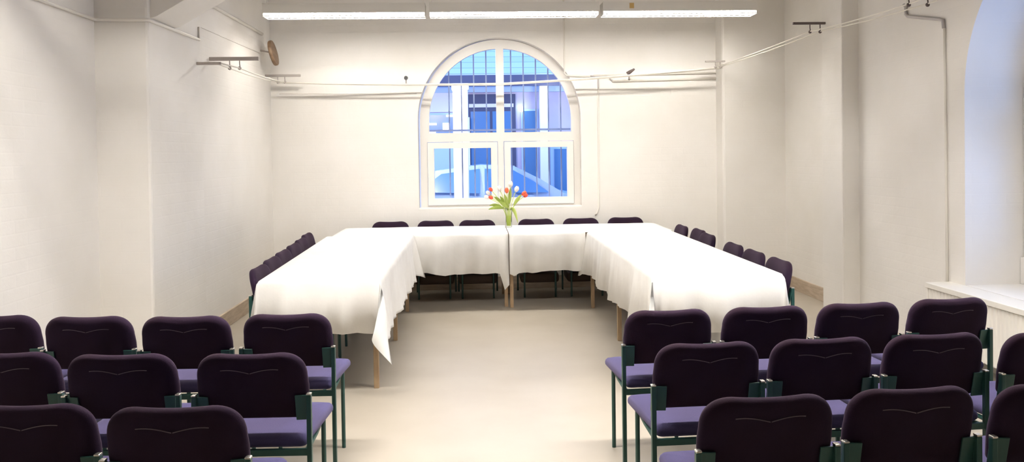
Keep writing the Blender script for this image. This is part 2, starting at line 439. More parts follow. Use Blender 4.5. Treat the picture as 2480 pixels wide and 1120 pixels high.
def back_outline():
    w, H, R, rb = 0.214, 0.270, 0.098, 0.03
    pts = []
    for k in range(7):                       # bottom right
        a = -PI/2 + (PI/2)*k/6
        pts.append((w-0.006-rb+rb*math.cos(a), rb+rb*math.sin(a)))
    pts.append((w, 0.09)); pts.append((w+0.001, 0.13))
    for k in range(13):                      # big top right corner
        a = (PI/2)*k/12
        pts.append((w-0.002-R+R*math.cos(a)**0.86, H-R*1.02+R*1.02*math.sin(a)**0.86))
    for k in range(1, 10):                   # dipped top edge
        t = 1-2*k/10
        x = t*(w-0.002-R)
        pts.append((x, H-0.0045*(1-t*t)))
    left = [(-x, v) for x, v in pts[:22]][::-1]
    return pts + left

def make_chair():
    t = thing('conference_chair', 'x', 'chair')
    # backrest
    out = back_outline(); cx, cv = 0.0, 0.13
    prof = [(0.15, -0.0235), (0.09, -0.0235), (0.03, -0.0225), (0.011, -0.018), (0.002, -0.009), (0.0, 0.0), (0.002, 0.010),
            (0.011, 0.019), (0.03, 0.0245), (0.09, 0.027), (0.15, 0.028)]
    b = BM(); rings = []
    for ins, d in prof:
        ring = []
        for x, v in out:
            L = math.hypot(x-cx, v-cv); f = max(0.22, 1-ins/L)
            ring.append(b.verts.new(pad(cx+(x-cx)*f, d, cv+(v-cv)*f)))
        rings.append(ring)
    n = len(out)
    for a, c in zip(rings, rings[1:]):
        for k in range(n): b.faces.new((a[k], a[(k+1) % n], c[(k+1) % n], c[k]))
    for ring, d in ((rings[0], prof[0][1]), (rings[-1], prof[-1][1])):
        c = b.verts.new(pad(cx, d, cv))
        for k in range(n): b.faces.new((ring[k], ring[(k+1) % n], c))
    back = obj('backrest', b, M['fabric_shaded'], t, 'all')
    b = BM()
    for s in (-1, 1):
        pts = []
        for k in range(11):
            u = k/10; x = s*(0.002+0.108*u)
            pts.append(pad(x, -0.0236, 0.199+0.015*math.sin(u*2.05)))
        tube(b, pts, 0.0017, 6)
    st = obj('stitching', b, M['stitch'], back, 'all'); st['label'] = 'curved pale seam across the back'
    # brackets
    for s in (-1, 1):
        b = BM()
        x0, x1 = sorted((s*0.166, s*0.226))
        vs = box(b, x0, x1, -0.003, 0.003, 0, 0.103, 0.0015)
        for v in b.verts:
            q = pad(v.co.x, v.co.y-0.0275, v.co.z+0.002); q.y -= 0.25*PADK*v.co.x**2
            v.co = q
        obj('bracket', b, M['green'], t)
    # rear legs = posts, with pale end caps
    for s in (-1, 1):
        b = BM(); box(b, s*0.2195-0.0095, s*0.2195+0.0095, -0.024, -0.003, 0.0, 0.655, 0.003)
        lg = obj('leg', b, M['green'], t)
        b = BM(); box(b, s*0.2195-0.0095, s*0.2195+0.0095, -0.025, -0.002, 0.655, 0.662, 0.003)
        obj('end_cap', b, M['cap'], lg)
    for s in (-1, 1):
        b = BM(); tube(b, [(s*0.170, 0.452, 0.0), (s*0.170, 0.450, 0.30), (s*0.172, 0.440, 0.428)], 0.0105, 10)
        obj('leg', b, M['green'], t, True)
    # seat frame: rear rail, side rails, front rail
    b = BM()
    box(b, -0.211, 0.211, -0.020, -0.004, 0.420, 0.446, 0.002)
    for s in (-1, 1):
        tube(b, [(s*0.205, -0.012, 0.433), (s*0.192, 0.22, 0.430), (s*0.172, 0.44, 0.428)], 0.010, 8)
    box(b, -0.168, 0.168, 0.43, 0.448, 0.418, 0.438, 0.002)
    obj('seat_frame', b, M['green'], t)
    # seat cushion
    b = BM(); so = []
    def corner(cx_, cy_, r, a0, a1, k=6):
        for i in range(k+1):
            a = a0+(a1-a0)*i/k; so.append((cx_+r*math.cos(a), cy_+r*math.sin(a)))
    corner(0.162, 0.432, 0.055, 0, PI/2)
    corner(-0.162, 0.432, 0.055, PI/2, PI)
    corner(-0.180, 0.022, 0.025, PI, 1.5*PI)
    corner(0.180, 0.022, 0.025, 1.5*PI, 2*PI)
    prof = [(0.06, -0.0), (0.012, 0.002), (0.002, 0.012), (0.0, 0.024), (0.004, 0.036), (0.016, 0.045), (0.05, 0.049), (0.11, 0.050)]
    rings = []; n = len(so); c0 = (0, 0.23)
    for ins, z in prof:
        ring = []
        for x, y in so:
            L = math.hypot(x, y-c0[1]); f = 1-ins/L
            yy = c0[1]+(y-c0[1])*f
            zz = 0.445+z-0.020*max(0, (yy-0.36)/0.13)**2
            ring.append(b.verts.new((x*f, yy, zz)))
        rings.append(ring)
    for a, c in zip(rings, rings[1:]):
        for k in range(n): b.faces.new((a[k], a[(k+1) % n], c[(k+1) % n], c[k]))
    for ring, z in ((rings[0], 0.0), (rings[-1], 0.047)):
        c = b.verts.new((0, c0[1], 0.445+z))
        for k in range(n): b.faces.new((ring[k], ring[(k+1) % n], c))
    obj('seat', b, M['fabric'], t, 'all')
    return t

chair0 = make_chair(); used = [False]
def place(x, y, rz, label, group):
    if not used[0]:
        used[0] = True
        chair0.location = (x, y, 0); chair0.rotation_euler = (0, 0, rz)
        chair0['label'] = label; chair0['group'] = group
        return chair0
    return dup(chair0, (x, y, 0), rz, label, group)

P_ = 'dark purple chair '
GL, GR = 'audience chairs in the left block', 'audience chairs in the right block'
# (x, y) of the rear posts: measured on the floor plan
left_block = [
    (-2.345, 4.035, -0.05, 'at the left photo edge, left block row nearest the tables'),
    (-1.865, 3.955, -0.04, 'second from the left, left block row nearest the tables'),
    (-1.389, 3.905, -0.03, 'third from the left, left block row nearest the tables'),
    (-0.911, 3.905, -0.03, 'beside the aisle, right in front of the left table end'),
    (-1.855, 3.251, -0.05, 'at the left photo edge in the left block middle row'),
    (-1.377, 3.176, -0.04, 'centre of the left block middle row'),
    (-0.870, 3.136, -0.03, 'on the aisle in the left block middle row'),
    (-1.396, 2.551, -0.03, 'cut by the bottom left corner of the photo'),
    (-0.920, 2.488, -0.03, 'beside the aisle in the left block row nearest the camera'),
]
right_block = [
    (0.909, 3.791, 0.045, 'beside the aisle, right block row nearest the tables'),
    (1.389, 3.816, 0.05, 'second from the aisle, right block row nearest the tables'),
    (1.866, 3.854, 0.06, 'third from the aisle, right block row nearest the tables'),
    (2.356, 3.916, 0.08, 'beside the radiator, right end of the row nearest the tables'),
    (0.902, 3.124, 0.045, 'beside the aisle in the right block middle row'),
    (1.372, 3.151, 0.05, 'second from the aisle in the right block middle row'),
    (1.850, 3.179, 0.06, 'third from the aisle in the right block middle row'),
    (2.325, 3.160, 0.07, 'cut by the right photo edge in the right block middle row'),
    (0.884, 2.428, 0.045, 'beside the aisle in the right block row nearest the camera'),
    (1.360, 2.470, 0.05, 'second from the aisle, right block row nearest the camera'),
    (1.836, 2.475, 0.06, 'cut by the bottom right corner of the photo'),
]
for x, y, r, l in left_block: place(x, y, r, P_+l, GL)
for x, y, r, l in right_block: place(x, y, r, P_+l, GR)
GB = 'chairs behind the back table'
for i, (x, y) in enumerate([(-0.969, 9.195), (-0.457, 9.22), (0.016, 9.21), (0.693, 9.21), (1.209, 9.215), (1.730, 9.23)]):
    l = ['first from the left', 'second from the left', 'just left of the tulip vase',
         'just right of the tulip vase', 'second from the right', 'last on the right'][i]
    c = place(x, y, PI, 'purple chair behind the back table, '+l, GB)
    if i == 0:
        seat_box = BM(); box(seat_box, -0.212, 0.212, 0.02, 0.44, 0.155, 0.262, 0.03)  # dark box shape standing in for an unidentified band under the seats
        seat_box = obj('under_seat_box', seat_box, M['seat_box'], c, True); seat_box['label'] = 'dark brown box shape under the seat'
    else:
        r2 = seat_box.copy(); COL.objects.link(r2); r2.parent = c
GTL = 'chairs along the outer side of the left table'
for i, (x, y) in enumerate([(-1.480, 5.60), (-1.510, 6.06), (-1.535, 6.515), (-1.560, 7.0), (-1.590, 7.45), (-1.635, 7.94)]):
    l = ['nearest the camera', 'second from the near end', 'third from the near end', 'fourth from the near end',
         'second from the far end', 'at the far end'][i]
    place(x, y, -PI/2, 'purple chair at the outer side of the left table, '+l, GTL)
GTR = 'chairs along the outer side of the right table'
for i, (x, y) in enumerate([(2.075, 5.445), (2.072, 5.935), (2.075, 6.42), (2.095, 7.22), (2.135, 7.66), (2.085, 8.105)]):
    l = ['nearest the camera', 'second from the near end', 'third from the near end', 'fourth from the near end',
         'second from the far end', 'at the far end'][i]
    place(x, y, PI/2, 'purple chair at the outer side of the right table, '+l, GTR)

# ------------------------------------------------------------------ tables
def table(label, x0, x1, y0, y1, legs):
    cx, cy = (x0+x1)/2, (y0+y1)/2
    t = thing('conference_table', label, 'table', (cx, cy, 0), 0, 'tables set in a horseshoe')
    b = BM(); box(b, x0-cx, x1-cx, y0-cy, y1-cy, 0.735, 0.762, 0.004); obj('tabletop', b, M['wood'], t)
    lx = sorted({round(p[0], 3) for p in legs})
    b = BM()
    a0, a1, c0, c1 = x0-cx+0.09, x1-cx-0.09, y0-cy+0.09, y1-cy-0.09
    box(b, a0, a1, c0, c0+0.02, 0.675, 0.735); box(b, a0, a1, c1-0.02, c1, 0.675, 0.735)
    box(b, a0, a0+0.02, c0+0.02, c1-0.02, 0.675, 0.735); box(b, a1-0.02, a1, c0+0.02, c1-0.02, 0.675, 0.735)
    obj('apron', b, M['wood'], t)
    for x, y in legs:
        b = BM(); box(b, x-cx-0.0175, x-cx+0.0175, y-cy-0.0175, y-cy+0.0175, 0.0, 0.735, 0.003); obj('leg', b, M['leg'], t)
    return t
table('long table under a white cloth on the left arm of the horseshoe', -1.395, -0.655, 5.295, 8.145,
      [(-0.685, 5.46), (-0.695, 6.86), (-0.700, 8.115), (-1.37, 5.325), (-1.37, 6.7425), (-1.37, 7.70)])
table('long table under a white cloth on the right arm of the horseshoe', 1.155, 1.965, 5.15, 8.11,
      [(1.185, 5.25), (1.185, 6.65), (1.172, 8.08), (1.945, 5.19), (1.92, 6.178), (1.54, 8.08)])
table('back table left of the vase, under a white cloth', -1.44, 0.325, 8.16, 9.05,
      [(0.303, 8.26), (-1.41, 8.34), (0.300, 9.02), (-1.41, 9.02)])
table('back table right of the vase, under a white cloth', 0.335, 2.01, 8.13, 9.05,
      [(0.357, 8.20), (1.985, 8.50), (0.363, 9.02), (1.99, 9.02)])

# ------------------------------------------------------------------ tablecloths
def frange(a, b_, step):
    n = max(1, int(round((b_-a)/step)))
    return [a+(b_-a)*k/n for k in range(n+1)]

def smooth_noise(seed):
    rnd = random.Random(seed)
    ph = [(rnd.uniform(0, 6.28), rnd.uniform(0.8, 1.25)) for _ in range(6)]
    def f(s):
        return (0.45*math.sin(s*7*ph[0][1]+ph[0][0]) + 0.30*math.sin(s*15*ph[1][1]+ph[1][0]) + 0.20*math.sin(s*27*ph[2][1]+ph[2][0])
                + 0.14*math.sin(s*48*ph[3][1]+ph[3][0]) + 0.06*math.sin(s*83*ph[4][1]+ph[4][0]))
    return f

def cloth(label, x0, x1, y0, y1, zt, drops, seed, amp=0.03, mask=None, extra=None, group='white tablecloths', diag=0.0, corner_out=0.30, creases=(), skew=0.0, outer=0.0):
    """drops = (left, right, near, far) overhang in metres; 0 = no overhang on that side"""
    dl, dr, dn, df = drops
    f1, f2, f3 = smooth_noise(seed), smooth_noise(seed+1), smooth_noise(seed+2)
    def axis(a0, a1, d0, d1):
        st = 0.045
        v = []
        if d0 > 0: v += [a0-k for k in frange(d0, 0.03, 0.022)[0:]] + [a0-0.018, a0-0.008]
        v += frange(a0, a1, st)
        if d1 > 0: v += [a1+0.008, a1+0.018] + [a1+k for k in frange(0.03, d1, 0.022)]
        return v
    us = axis(x0, x1, dl, dr); vs = axis(y0, y1, dn, df)
    def hang(a, w):
        r = 0.012                      # rounded table edge
        if a < r*PI/2: th = a/r; return r*math.sin(th), -r*(1-math.cos(th))
        return r+w, -r-(a-r*PI/2)
    def mp(u, v):
        ax = x0-u if u < x0 else (u-x1 if u > x1 else 0.0); sx = -1 if u < x0 else 1
        ay = y0-v if v < y0 else (v-y1 if v > y1 else 0.0); sy = -1 if v < y0 else 1
        X, Y = min(max(u, x0), x1), min(max(v, y0), y1)
        if ax <= 0 and ay <= 0:
            z = zt + 0.0016*f1(u*0.8+v*0.5)*1.0
            for kind, pos, h in creases:
                q = (v if kind == 'y' else u)-pos
                z += h*math.exp(-(q/0.012)**2)
            return (X, Y, z)
        if ax > 0 and ay > 0:
            # the corner hangs as a free flap: an S-shaped fold that swings out towards the tip
            r = math.hypot(ax, ay); th = math.atan2(ay, ax); e = 0.016*min(1.0, r/0.03)
            if sx*outer < 0:
                A, B, Cc = 0.95*corner_out*math.sin(2*th), 0.04*math.sin(4*th), 0.6*corner_out*math.sin(2*th)
            else: A, B, Cc = 0.42*corner_out*math.sin(2*th), 0.19*math.sin(4*th), 1.15*corner_out*math.sin(2*th)
            rr = r*min(1.0, 0.35+r/0.35)
            ox = e+rr*(A+B)+0.045*r*math.cos(th)**2; oy = e+rr*Cc+0.045*r*math.sin(th)**2
            dz = math.sqrt(max(0.0, r*r-(ox-e)**2*0.5-(oy-e)**2*0.5))
            return (X+sx*ox, Y+sy*oy, zt-dz)
        if ax > 0:
            s = Y; d = dl if sx < 0 else dr
            q = ax/d
            w = amp*q*(0.55+f2(s+diag*q)) + 0.012*q
            g = math.exp(-((y1-s)/0.10)**2) if df == 0 else 0.0
            w = w*(1-g)+0.10*q*g
            if sx*outer < 0: w = w*abs(outer)+0.05*q*math.exp(-((s-y0)/0.07)**2)
            h, z = hang(ax*(1+0.05*f1(s*0.6)+0.12*g), max(0.0, w)+0.004)
            return (X+sx*h, Y, zt+z)
        s = X; d = dn if sy < 0 else df
        q = ay/d
        w = amp*q*(0.55+f3(s+diag*q)) + 0.012*q
        dzx = 0.0
        if extra:
            ew, ed = extra(s, q); w += ew; dzx = ed
        h, z = hang(ay*(1+0.05*f1(s*0.6)+dzx), max(0.0, w)+0.004)
        return (X, Y+sy*h, zt+z)
    b = BM()
    def skewed(p):
        return (p[0]+skew*(p[1]-y0)*(x1-p[0])/(x1-x0), p[1], p[2]) if skew else p
    grid = [[b.verts.new(skewed(mp(u, v))) for v in vs] for u in us]
    for i in range(len(us)-1):
        for j in range(len(vs)-1):
            um, vm = (us[i]+us[i+1])/2, (vs[j]+vs[j+1])/2
            if mask and not mask(um, vm): continue
            b.faces.new((grid[i][j], grid[i+1][j], grid[i+1][j+1], grid[i][j+1]))
    for v in [v for v in b.verts if not v.link_faces]: b.verts.remove(v)
    o = obj('tablecloth', b, M['cloth'], None, 'all')
    md = o.modifiers.new('thickness', 'SOLIDIFY'); md.thickness = 0.0025; md.offset = 1.0
    return tag(o, label, 'tablecloth', group)

ZT = 0.7645
# the left and right arms first, then the back pair under their ends
cloth('white cloth over the left table, long corner tip hanging by the aisle', -1.405, -0.645, 5.285, 8.14, ZT+0.003,
      (0.34, 0.405, 0.36, 0.0), 3, amp=0.035, corner_out=0.20, skew=-0.028, outer=0.3, creases=(('y', 6.33, 0.004), ('x', -1.03, 0.003)))
cloth('white cloth over the right table, fold crossing its near end', 1.145, 1.975, 5.135, 8.105, ZT+0.003,
      (0.40, 0.34, 0.365, 0.0), 11, amp=0.04, corner_out=0.20, outer=-0.3, creases=(('x', 1.56, 0.003),))
def seam_l(s, q):
    g = math.exp(-((s-0.30)/0.03)**2)
    return 0.055*g*q, 0.55*g*q
def seam_r(s, q):
    g = math.exp(-((s-0.36)/0.025)**2)
    return 0.03*g*q, 0.12*g*q
cloth('white wrinkled cloth over the back table left of the vase', -1.45, 0.327, 8.150, 9.062, ZT,
      (0.0, 0.0, 0.40, 0.0), 21, amp=0.075, mask=lambda u, v: not (u < -0.632 and v < 8.153), extra=seam_l, diag=0.55)
cloth('white wrinkled cloth over the back table right of the vase', 0.333, 2.02, 8.120, 9.062, ZT,
      (0.0, 0.0, 0.385, 0.0), 31, amp=0.08, mask=lambda u, v: not (u > 1.13 and v < 8.123), extra=seam_r, diag=-0.5)

# ------------------------------------------------------------------ vase with tulips
VX, VY, VZ = 0.362, 8.80, ZT+0.006
vs_ = thing('flower_vase', 'slim clear glass vase of tulips on the back table', 'vase', (VX, VY, VZ))
b = BM()
lathe(b, [(0.030, 0.0), (0.036, 0.004), (0.034, 0.06), (0.036, 0.13), (0.047, 0.21), (0.044, 0.21), (0.033, 0.13), (0.031, 0.06), (0.031, 0.012)], 28)
obj('glass_body', b, M['vase'], vs_, 'all')
b = BM(); lathe(b, [(0.0300, 0.013), (0.0302, 0.06), (0.0318, 0.12), (0.0318, 0.125)], 24); obj('water', b, M['water'], vs_, 'all')

def tulip(label, hx, hz, hy, red, size=1.0, tilt=0.0, base=(0, 0), leaf=None):
    """head centre at (hx, hz) in the picture plane of the vase; stem runs down into the glass"""
    mid = Vector((VX+(hx-VX)*0.35, VY+hy*0.4, VZ+0.20))
    head = Vector((hx, VY+hy, hz)); foot = Vector((VX+base[0], VY+base[1], VZ+0.016))
    t = thing('tulip', label, 'flower', foot, 0, 'tulips in the vase')
    pts = []
    for k in range(13):
        u = k/12
        p = foot*(1-u)**3 + 3*u*(1-u)**2*(foot+Vector((0, 0, 0.17))) + 3*u*u*(1-u)*(mid+Vector((0, 0, 0.06))) + u**3*(head-Vector((0, 0, 0.022*size)))
        # stay inside the glass
        pts.append(p)
    b = BM(); tube(b, [p-foot for p in pts], 0.0042, 6); obj('stem', b, M['stem'], t, True)
    d = (pts[-1]-pts[-3]).normalized()
    q = Vector((0, 0, 1)).rotation_difference(d).to_matrix().to_4x4()
    b = BM()
    for ring in range(2):
        for k in range(3):
            a = 2*PI*k/3 + ring*PI/3; r0 = 0.021*size*(1.0-0.08*ring)
            g = []
            for i in range(7):
                u = i/6; h = 0.055*size*u
                rad = r0*math.sin(PI*min(1, 0.10+0.78*u))**0.8
                ww = 1.25*math.sin(PI*min(0.97, 0.06+0.88*u))**0.6
                g.append([b.verts.new((rad*math.cos(a+ww*(j-2)/2*0.55), rad*math.sin(a+ww*(j-2)/2*0.55), h)) for j in range(5)])
            for i in range(6):
                for j in range(4): b.faces.new((g[i][j], g[i][j+1], g[i+1][j+1], g[i+1][j]))
    bmesh.ops.transform(b, matrix=Matrix.Translation(pts[-1]-foot) @ q, verts=b.verts[:])
    h = obj('flower_head', b, M['red'] if red else M['white_petal'], t, 'all')
    sm = h.modifiers.new('thick', 'SOLIDIFY'); sm.thickness = 0.0015
    for lf in (leaf or []):
        # blade: start height on the stem, direction (x, y), length, rise, droop
        i0, dx, dy, ln, rise, droop = lf
        b = BM(); p0 = pts[i0]-foot; g = []
        for k in range(11):
            u = k/10
            c = p0+Vector((dx*ln*u, dy*ln*u, rise*u-droop*u*u))
            tx = Vector((dx*ln, dy*ln, rise-2*droop*u)).normalized()
            wv = tx.cross(Vector((0.25, 1, 0.1))).normalized()*(0.019*math.sin(PI*(0.12+0.86*u))**0.8)
            nv = tx.cross(wv).normalized()*0.004
            g.append([b.verts.new(c-wv+nv), b.verts.new(c), b.verts.new(c+wv+nv)])
        for k in range(10):
            for j in range(2): b.faces.new((g[k][j], g[k][j+1], g[k+1][j+1], g[k+1][j]))
        l = obj('leaf', b, M['leaf'], t, 'all'); l.modifiers.new('thick', 'SOLIDIFY').thickness = 0.0012

tulip('red tulip at the far left of the bunch, upper of two', 0.186, 1.185, 0.02, True, 0.95, base=(-0.016, 0.006), leaf=[(7, -0.55, -0.2, 0.16, 0.14, 0.05)])
tulip('red tulip at the far left of the bunch, lower of two', 0.190, 1.108, -0.03, True, 0.95, base=(-0.014, -0.010), leaf=[(6, -0.85, -0.1, 0.20, 0.05, 0.06)])
tulip('large red tulip in the middle of the bunch', 0.345, 1.168, -0.03, True, 1.15, base=(0.0, -0.016), leaf=[(6, -0.35, -0.3, 0.12, 0.19, 0.04), (5, -0.7, -0.2, 0.14, 0.16, 0.06)])
tulip('red tulip leaning out at the far right of the bunch', 0.510, 1.140, 0.0, True, 1.15, base=(0.018, 0.0), leaf=[(7, 0.65, -0.1, 0.13, 0.15, 0.03)])
tulip('red tulip behind the one leaning far right', 0.530, 1.118, 0.04, True, 1.0, base=(0.014, 0.014))
tulip('white tulip lowest on the left of the bunch', 0.150, 1.112, 0.0, False, 1.1, base=(-0.021, -0.002), leaf=[(6, -0.8, 0.1, 0.18, 0.10, 0.07)])
tulip('white tulip left, between the two red ones', 0.166, 1.150, 0.05, False, 1.1, base=(-0.009, 0.018))
tulip('white tulip left of the large red one', 0.276, 1.190, 0.02, False, 1.2, base=(-0.006, 0.008), leaf=[(6, -0.5, 0.2, 0.13, 0.15, 0.03)])
tulip('tallest white tulip at the top of the bunch', 0.385, 1.235, 0.01, False, 1.2, base=(0.004, 0.016), leaf=[(7, 0.15, -0.3, 0.10, 0.20, 0.02)])
tulip('white tulip between the tall white and the right red one', 0.440, 1.180, 0.02, False, 1.25, base=(0.009, -0.012), leaf=[(5, 0.55, -0.3, 0.14, 0.12, 0.26)])

# ------------------------------------------------------------------ fluorescent fixtures
def fixture(label, x0, x1, y, group, glow='tubeglow', tagged=False, tz=0.043):
    L = x1-x0
    t = thing('ceiling_light', label, 'ceiling light', (x0, y, 2.97), 0, group)
    b = BM()
    box(b, 0, L, -0.10, -0.094, 0.030, 0.125); box(b, 0, L, 0.094, 0.10, 0.030, 0.125)
    box(b, 0, L, -0.10, 0.10, 0.118, 0.127)
    box(b, 0, 0.006, -0.094, 0.094, 0.0, 0.118); box(b, L-0.006, L, -0.094, 0.094, 0.0, 0.118)
    box(b, 0, L, -0.107, -0.09, 0.117, 0.128); box(b, 0, L, 0.09, 0.107, 0.117, 0.128)
    obj('housing', b, M['housing'], t)
    b = BM(); n = int(L/0.06)
    for k in range(1, n):
        x = L*k/n
        vv = box(b, x-0.0015, x+0.0015, -0.097, 0.097, 0.004, 0.0295)
    for yy in (-0.0985, 0.0, 0.0985):
        box(b, 0.006, L-0.006, yy-0.001, yy+0.001, 0.0235, 0.027)
        box(b, 0.006, L-0.006, yy-0.001, yy+0.001, 0.0, 0.007)
    obj('louver', b, M['white_metal'], t)
    for yy in (-0.045, 0.045):
        b = BM(); tube(b, [(0.03, yy, tz), (L-0.03, yy, tz)], 0.013, 10); obj('tube', b, M[glow], t, True)
    b = BM()
    for xx in (0.02, L-0.02):
        tube(b, [(xx, 0, 0.127), (xx+(0.03 if xx < L/2 else -0.03), 0, ZC-2.97)], 0.005, 6)
    obj('suspension_wire', b, M['white_metal'], t)
    if tagged:
        b = BM(); box(b, 0.27, 0.315, -0.1025, -0.1001, 0.058, 0.112); s = obj('sticker', b, M['tan_tag'], t); s['label'] = 'small tan sticker'
    return t
GF = 'fluorescent fixtures over the tables'
fixture('white louvred fluorescent fixture, left one of the row over the tables', -2.08, -0.475, 8.2, GF)
fixture('white louvred fluorescent fixture, middle one over the window side table', -0.435, 1.275, 8.2, GF)
fixture('white louvred fluorescent fixture with small tan sticker, right one of the row', 1.315, 2.895, 8.2, GF, tagged=True)
GF2 = 'fluorescent fixtures over the audience'
for i, (a, c) in enumerate(((-2.08, -0.475), (-0.435, 1.275), (1.315, 2.895))):
    fixture('white louvred fluorescent fixture above the audience chairs, '+['left', 'middle', 'right'][i]+' one', a, c, 3.85, GF2, 'tubeglow_bright', tz=0.076)

# ------------------------------------------------------------------ radiator under the right window
rd = thing('radiator', 'white ribbed panel radiator below the right hand window niche', 'radiator', (3.38, 5.91, 0.0))
b = BM(); n = 60
Y0, Y1 = -2.55, -0.02
pts = []
k = 0; y = Y0; step = (Y1-Y0)/n
for i in range(n):
    yy = Y0+step*i
    pts += [(yy, 0.008), (yy+step*0.25, 0.008), (yy+step*0.4, 0.0), (yy+step*0.85, 0.0)]
pts.append((Y1, 0.008))
outl = [(u, v) for u, v in pts]+[(Y1, 0.04), (Y0, 0.04)]
plate(b, outl, [], lambda u, v, t: (v+0.012, u, t), 0.12, 0.515)
obj('front_panel', b, M['rad'], rd)
b = BM(); box(b, 0.12, 0.15, Y0, Y1, 0.12, 0.515); obj('rear_panel', b, M['rad'], rd)
b = BM(); box(b, 0.0, 0.1995, Y0-0.02, 0.0, 0.520, 0.560, 0.004); obj('top_cover', b, M['rad'], rd)
b = BM(); box(b, 0.008, 0.17, -0.018, -0.004, 0.11, 0.5198, 0.003); obj('side_panel', b, M['rad'], rd)
for yy in (-0.35, -2.2):
    b = BM(); box(b, 0.06, 0.11, yy-0.02, yy+0.02, 0.0, 0.13); box(b, 0.06, 0.16, yy-0.05, yy+0.05, 0, 0.006); obj('foot', b, M['rad'], rd)

# ------------------------------------------------------------------ cable lighting, conduits and fittings
def bracket(label, wall, tip, hooks, thick, m, zh):
    """bar standing off the wall with hooks below it"""
    x0, x1 = wall[0], tip
    t = thing('cable_bracket', label, 'bracket', wall, 0, 'wall brackets of the cable lighting')
    b = BM(); s0, s1 = sorted((-0.006 if x1 > x0 else 0.006, x1-x0)); box(b, s0, s1, -0.014, 0.014, -thick, thick, 0.002); obj('arm', b, m, t)
    for hx in hooks:
        b = BM(); u = hx-x0
        tube(b, [(u, 0, -thick), (u, 0, zh*0.55), (u+0.004, 0, zh)], 0.005, 6)
        bmesh.ops.create_uvsphere(b, u_segments=10, v_segments=8, radius=0.016, matrix=Matrix.Translation((u, 0, zh-0.008)))
        obj('hook', b, m, t, True)
    return t
bracket('grey bracket with two hooks on the left wall before the wooden disc', (XL, 7.25, 2.448), -1.90, (-2.155, -2.068), 0.016, M['steel'], -0.075)
bracket('short grey bracket on the left pilaster edge', (-2.255, 6.70, 2.345), -2.06, (), 0.011, M['steel'], 0)
bracket('pale bracket with two hooks in the back left corner', (XL, 9.15, 2.485), -1.94, (-2.192, -2.114), 0.013, M['steel'], -0.065)
bracket('thin bracket with two hooks on the far right corner pilaster', (2.85, 9.05, 2.592), 2.63, (2.80, 2.745), 0.009, M['steel'], -0.06)
bracket('dark bracket with two hooks on the right wall pilaster', (3.42, 7.70, 2.80), 3.10, (3.27, 3.37), 0.011, M['darksteel'], -0.075)
bracket('dark bracket at the top right of the photo near the pipe', (XR, 6.10, 2.765), 3.25, (3.37, 3.52), 0.012, M['darksteel'], -0.075)

def run(name, label, cat, pts, r, m, group=None):
    b = BM(); tube(b, pts, r, 8)
    return tag(obj(name, b, m, None, 'all'), label, cat, group)
def sag(p, q, d=0.012, n=8):
    p, q = Vector(p), Vector(q)
    return [p.lerp(q, k/n)-Vector((0, 0, d*4*(k/n)*(1-k/n))) for k in range(n+1)]
GC = 'lighting cables strung round the room'
run('lighting_cable', 'pale outer cable along the left wall between the brackets', 'cable',
    [(-2.10, 6.70, 2.345)]+sag((-2.155, 7.25, 2.365), (-2.192, 9.15, 2.412)), 0.006, M['cable'], GC)
run('lighting_cable', 'pale inner cable along the left wall between the brackets', 'cable',
    [(-2.06, 6.70, 2.345)]+sag((-2.068, 7.25, 2.365), (-2.114, 9.15, 2.412)), 0.006, M['cable'], GC)
run('lighting_cable', 'pale cable crossing in front of the back window, nearer the glass', 'cable',
    sag((-2.192, 9.15, 2.408), (0.3, 9.30, 2.372))+sag((0.3, 9.30, 2.372), (2.80, 9.05, 2.515))[1:], 0.009, M['cable'], GC)
run('lighting_cable', 'pale cable crossing in front of the back window, nearer the room', 'cable',
    sag((-2.114, 9.15, 2.405), (0.3, 9.18, 2.375))+sag((0.3, 9.18, 2.375), (2.745, 9.05, 2.515))[1:], 0.009, M['cable'], GC)
run('lighting_cable', 'pale cable from the far right corner along the right wall, upper line', 'cable',
    sag((2.745, 9.05, 2.53), (3.27, 7.70, 2.722))+sag((3.27, 7.70, 2.722), (3.37, 6.10, 2.69))[1:]+sag((3.37, 6.10, 2.69), (3.36, 1.0, 2.72))[1:], 0.006, M['cable'], GC)
run('lighting_cable', 'pale cable from the far right corner along the right wall, lower line', 'cable',
    sag((2.80, 9.05, 2.53), (3.37, 7.70, 2.722))+sag((3.37, 7.70, 2.722), (3.52, 6.10, 2.69))[1:]+sag((3.52, 6.10, 2.69), (3.52, 1.0, 2.72))[1:], 0.006, M['cable'], GC)

GP = 'surface conduits on the walls'
run('conduit', 'painted conduit along the left wall round the pilaster', 'pipe',
    [(XLN+0.014, 1.5, 2.54), (XLN+0.014, 5.70, 2.54), (XLN+0.03, 5.706, 2.54), (-2.27, 5.706, 2.535), (-2.245, 5.712, 2.535), (-2.245, 5.74, 2.535), (-2.245, 6.74, 2.545)], 0.012, M['conduit'], GP)
run('conduit', 'high painted pipe on the left wall ending above the wooden disc', 'pipe',
    [(XL+0.014, 6.82, 2.93), (XL+0.014, 9.0, 2.93)], 0.016, M['conduit'], GP)
run('conduit', 'thin cable line below the high pipe on the left wall', 'cable',
    [(XL+0.003, 6.82, 2.69), (XL+0.003, 8.9, 2.71)], 0.0025, M['conduit'], GP)
run('conduit', 'short upright conduit stub above the left pilaster conduit end', 'pipe',
    [(-2.247, 6.74, 2.54), (-2.247, 6.74, 2.65)], 0.008, M['conduit'], GP)
run('conduit', 'upright conduit from the ceiling to the top right of the window arch', 'pipe',
    [(1.060, YB-0.013, ZC), (1.060, YB-0.013, 2.50), (1.085, YB-0.013, 2.478), (1.36, YB-0.013, 2.462)], 0.010, M['conduit'], GP)
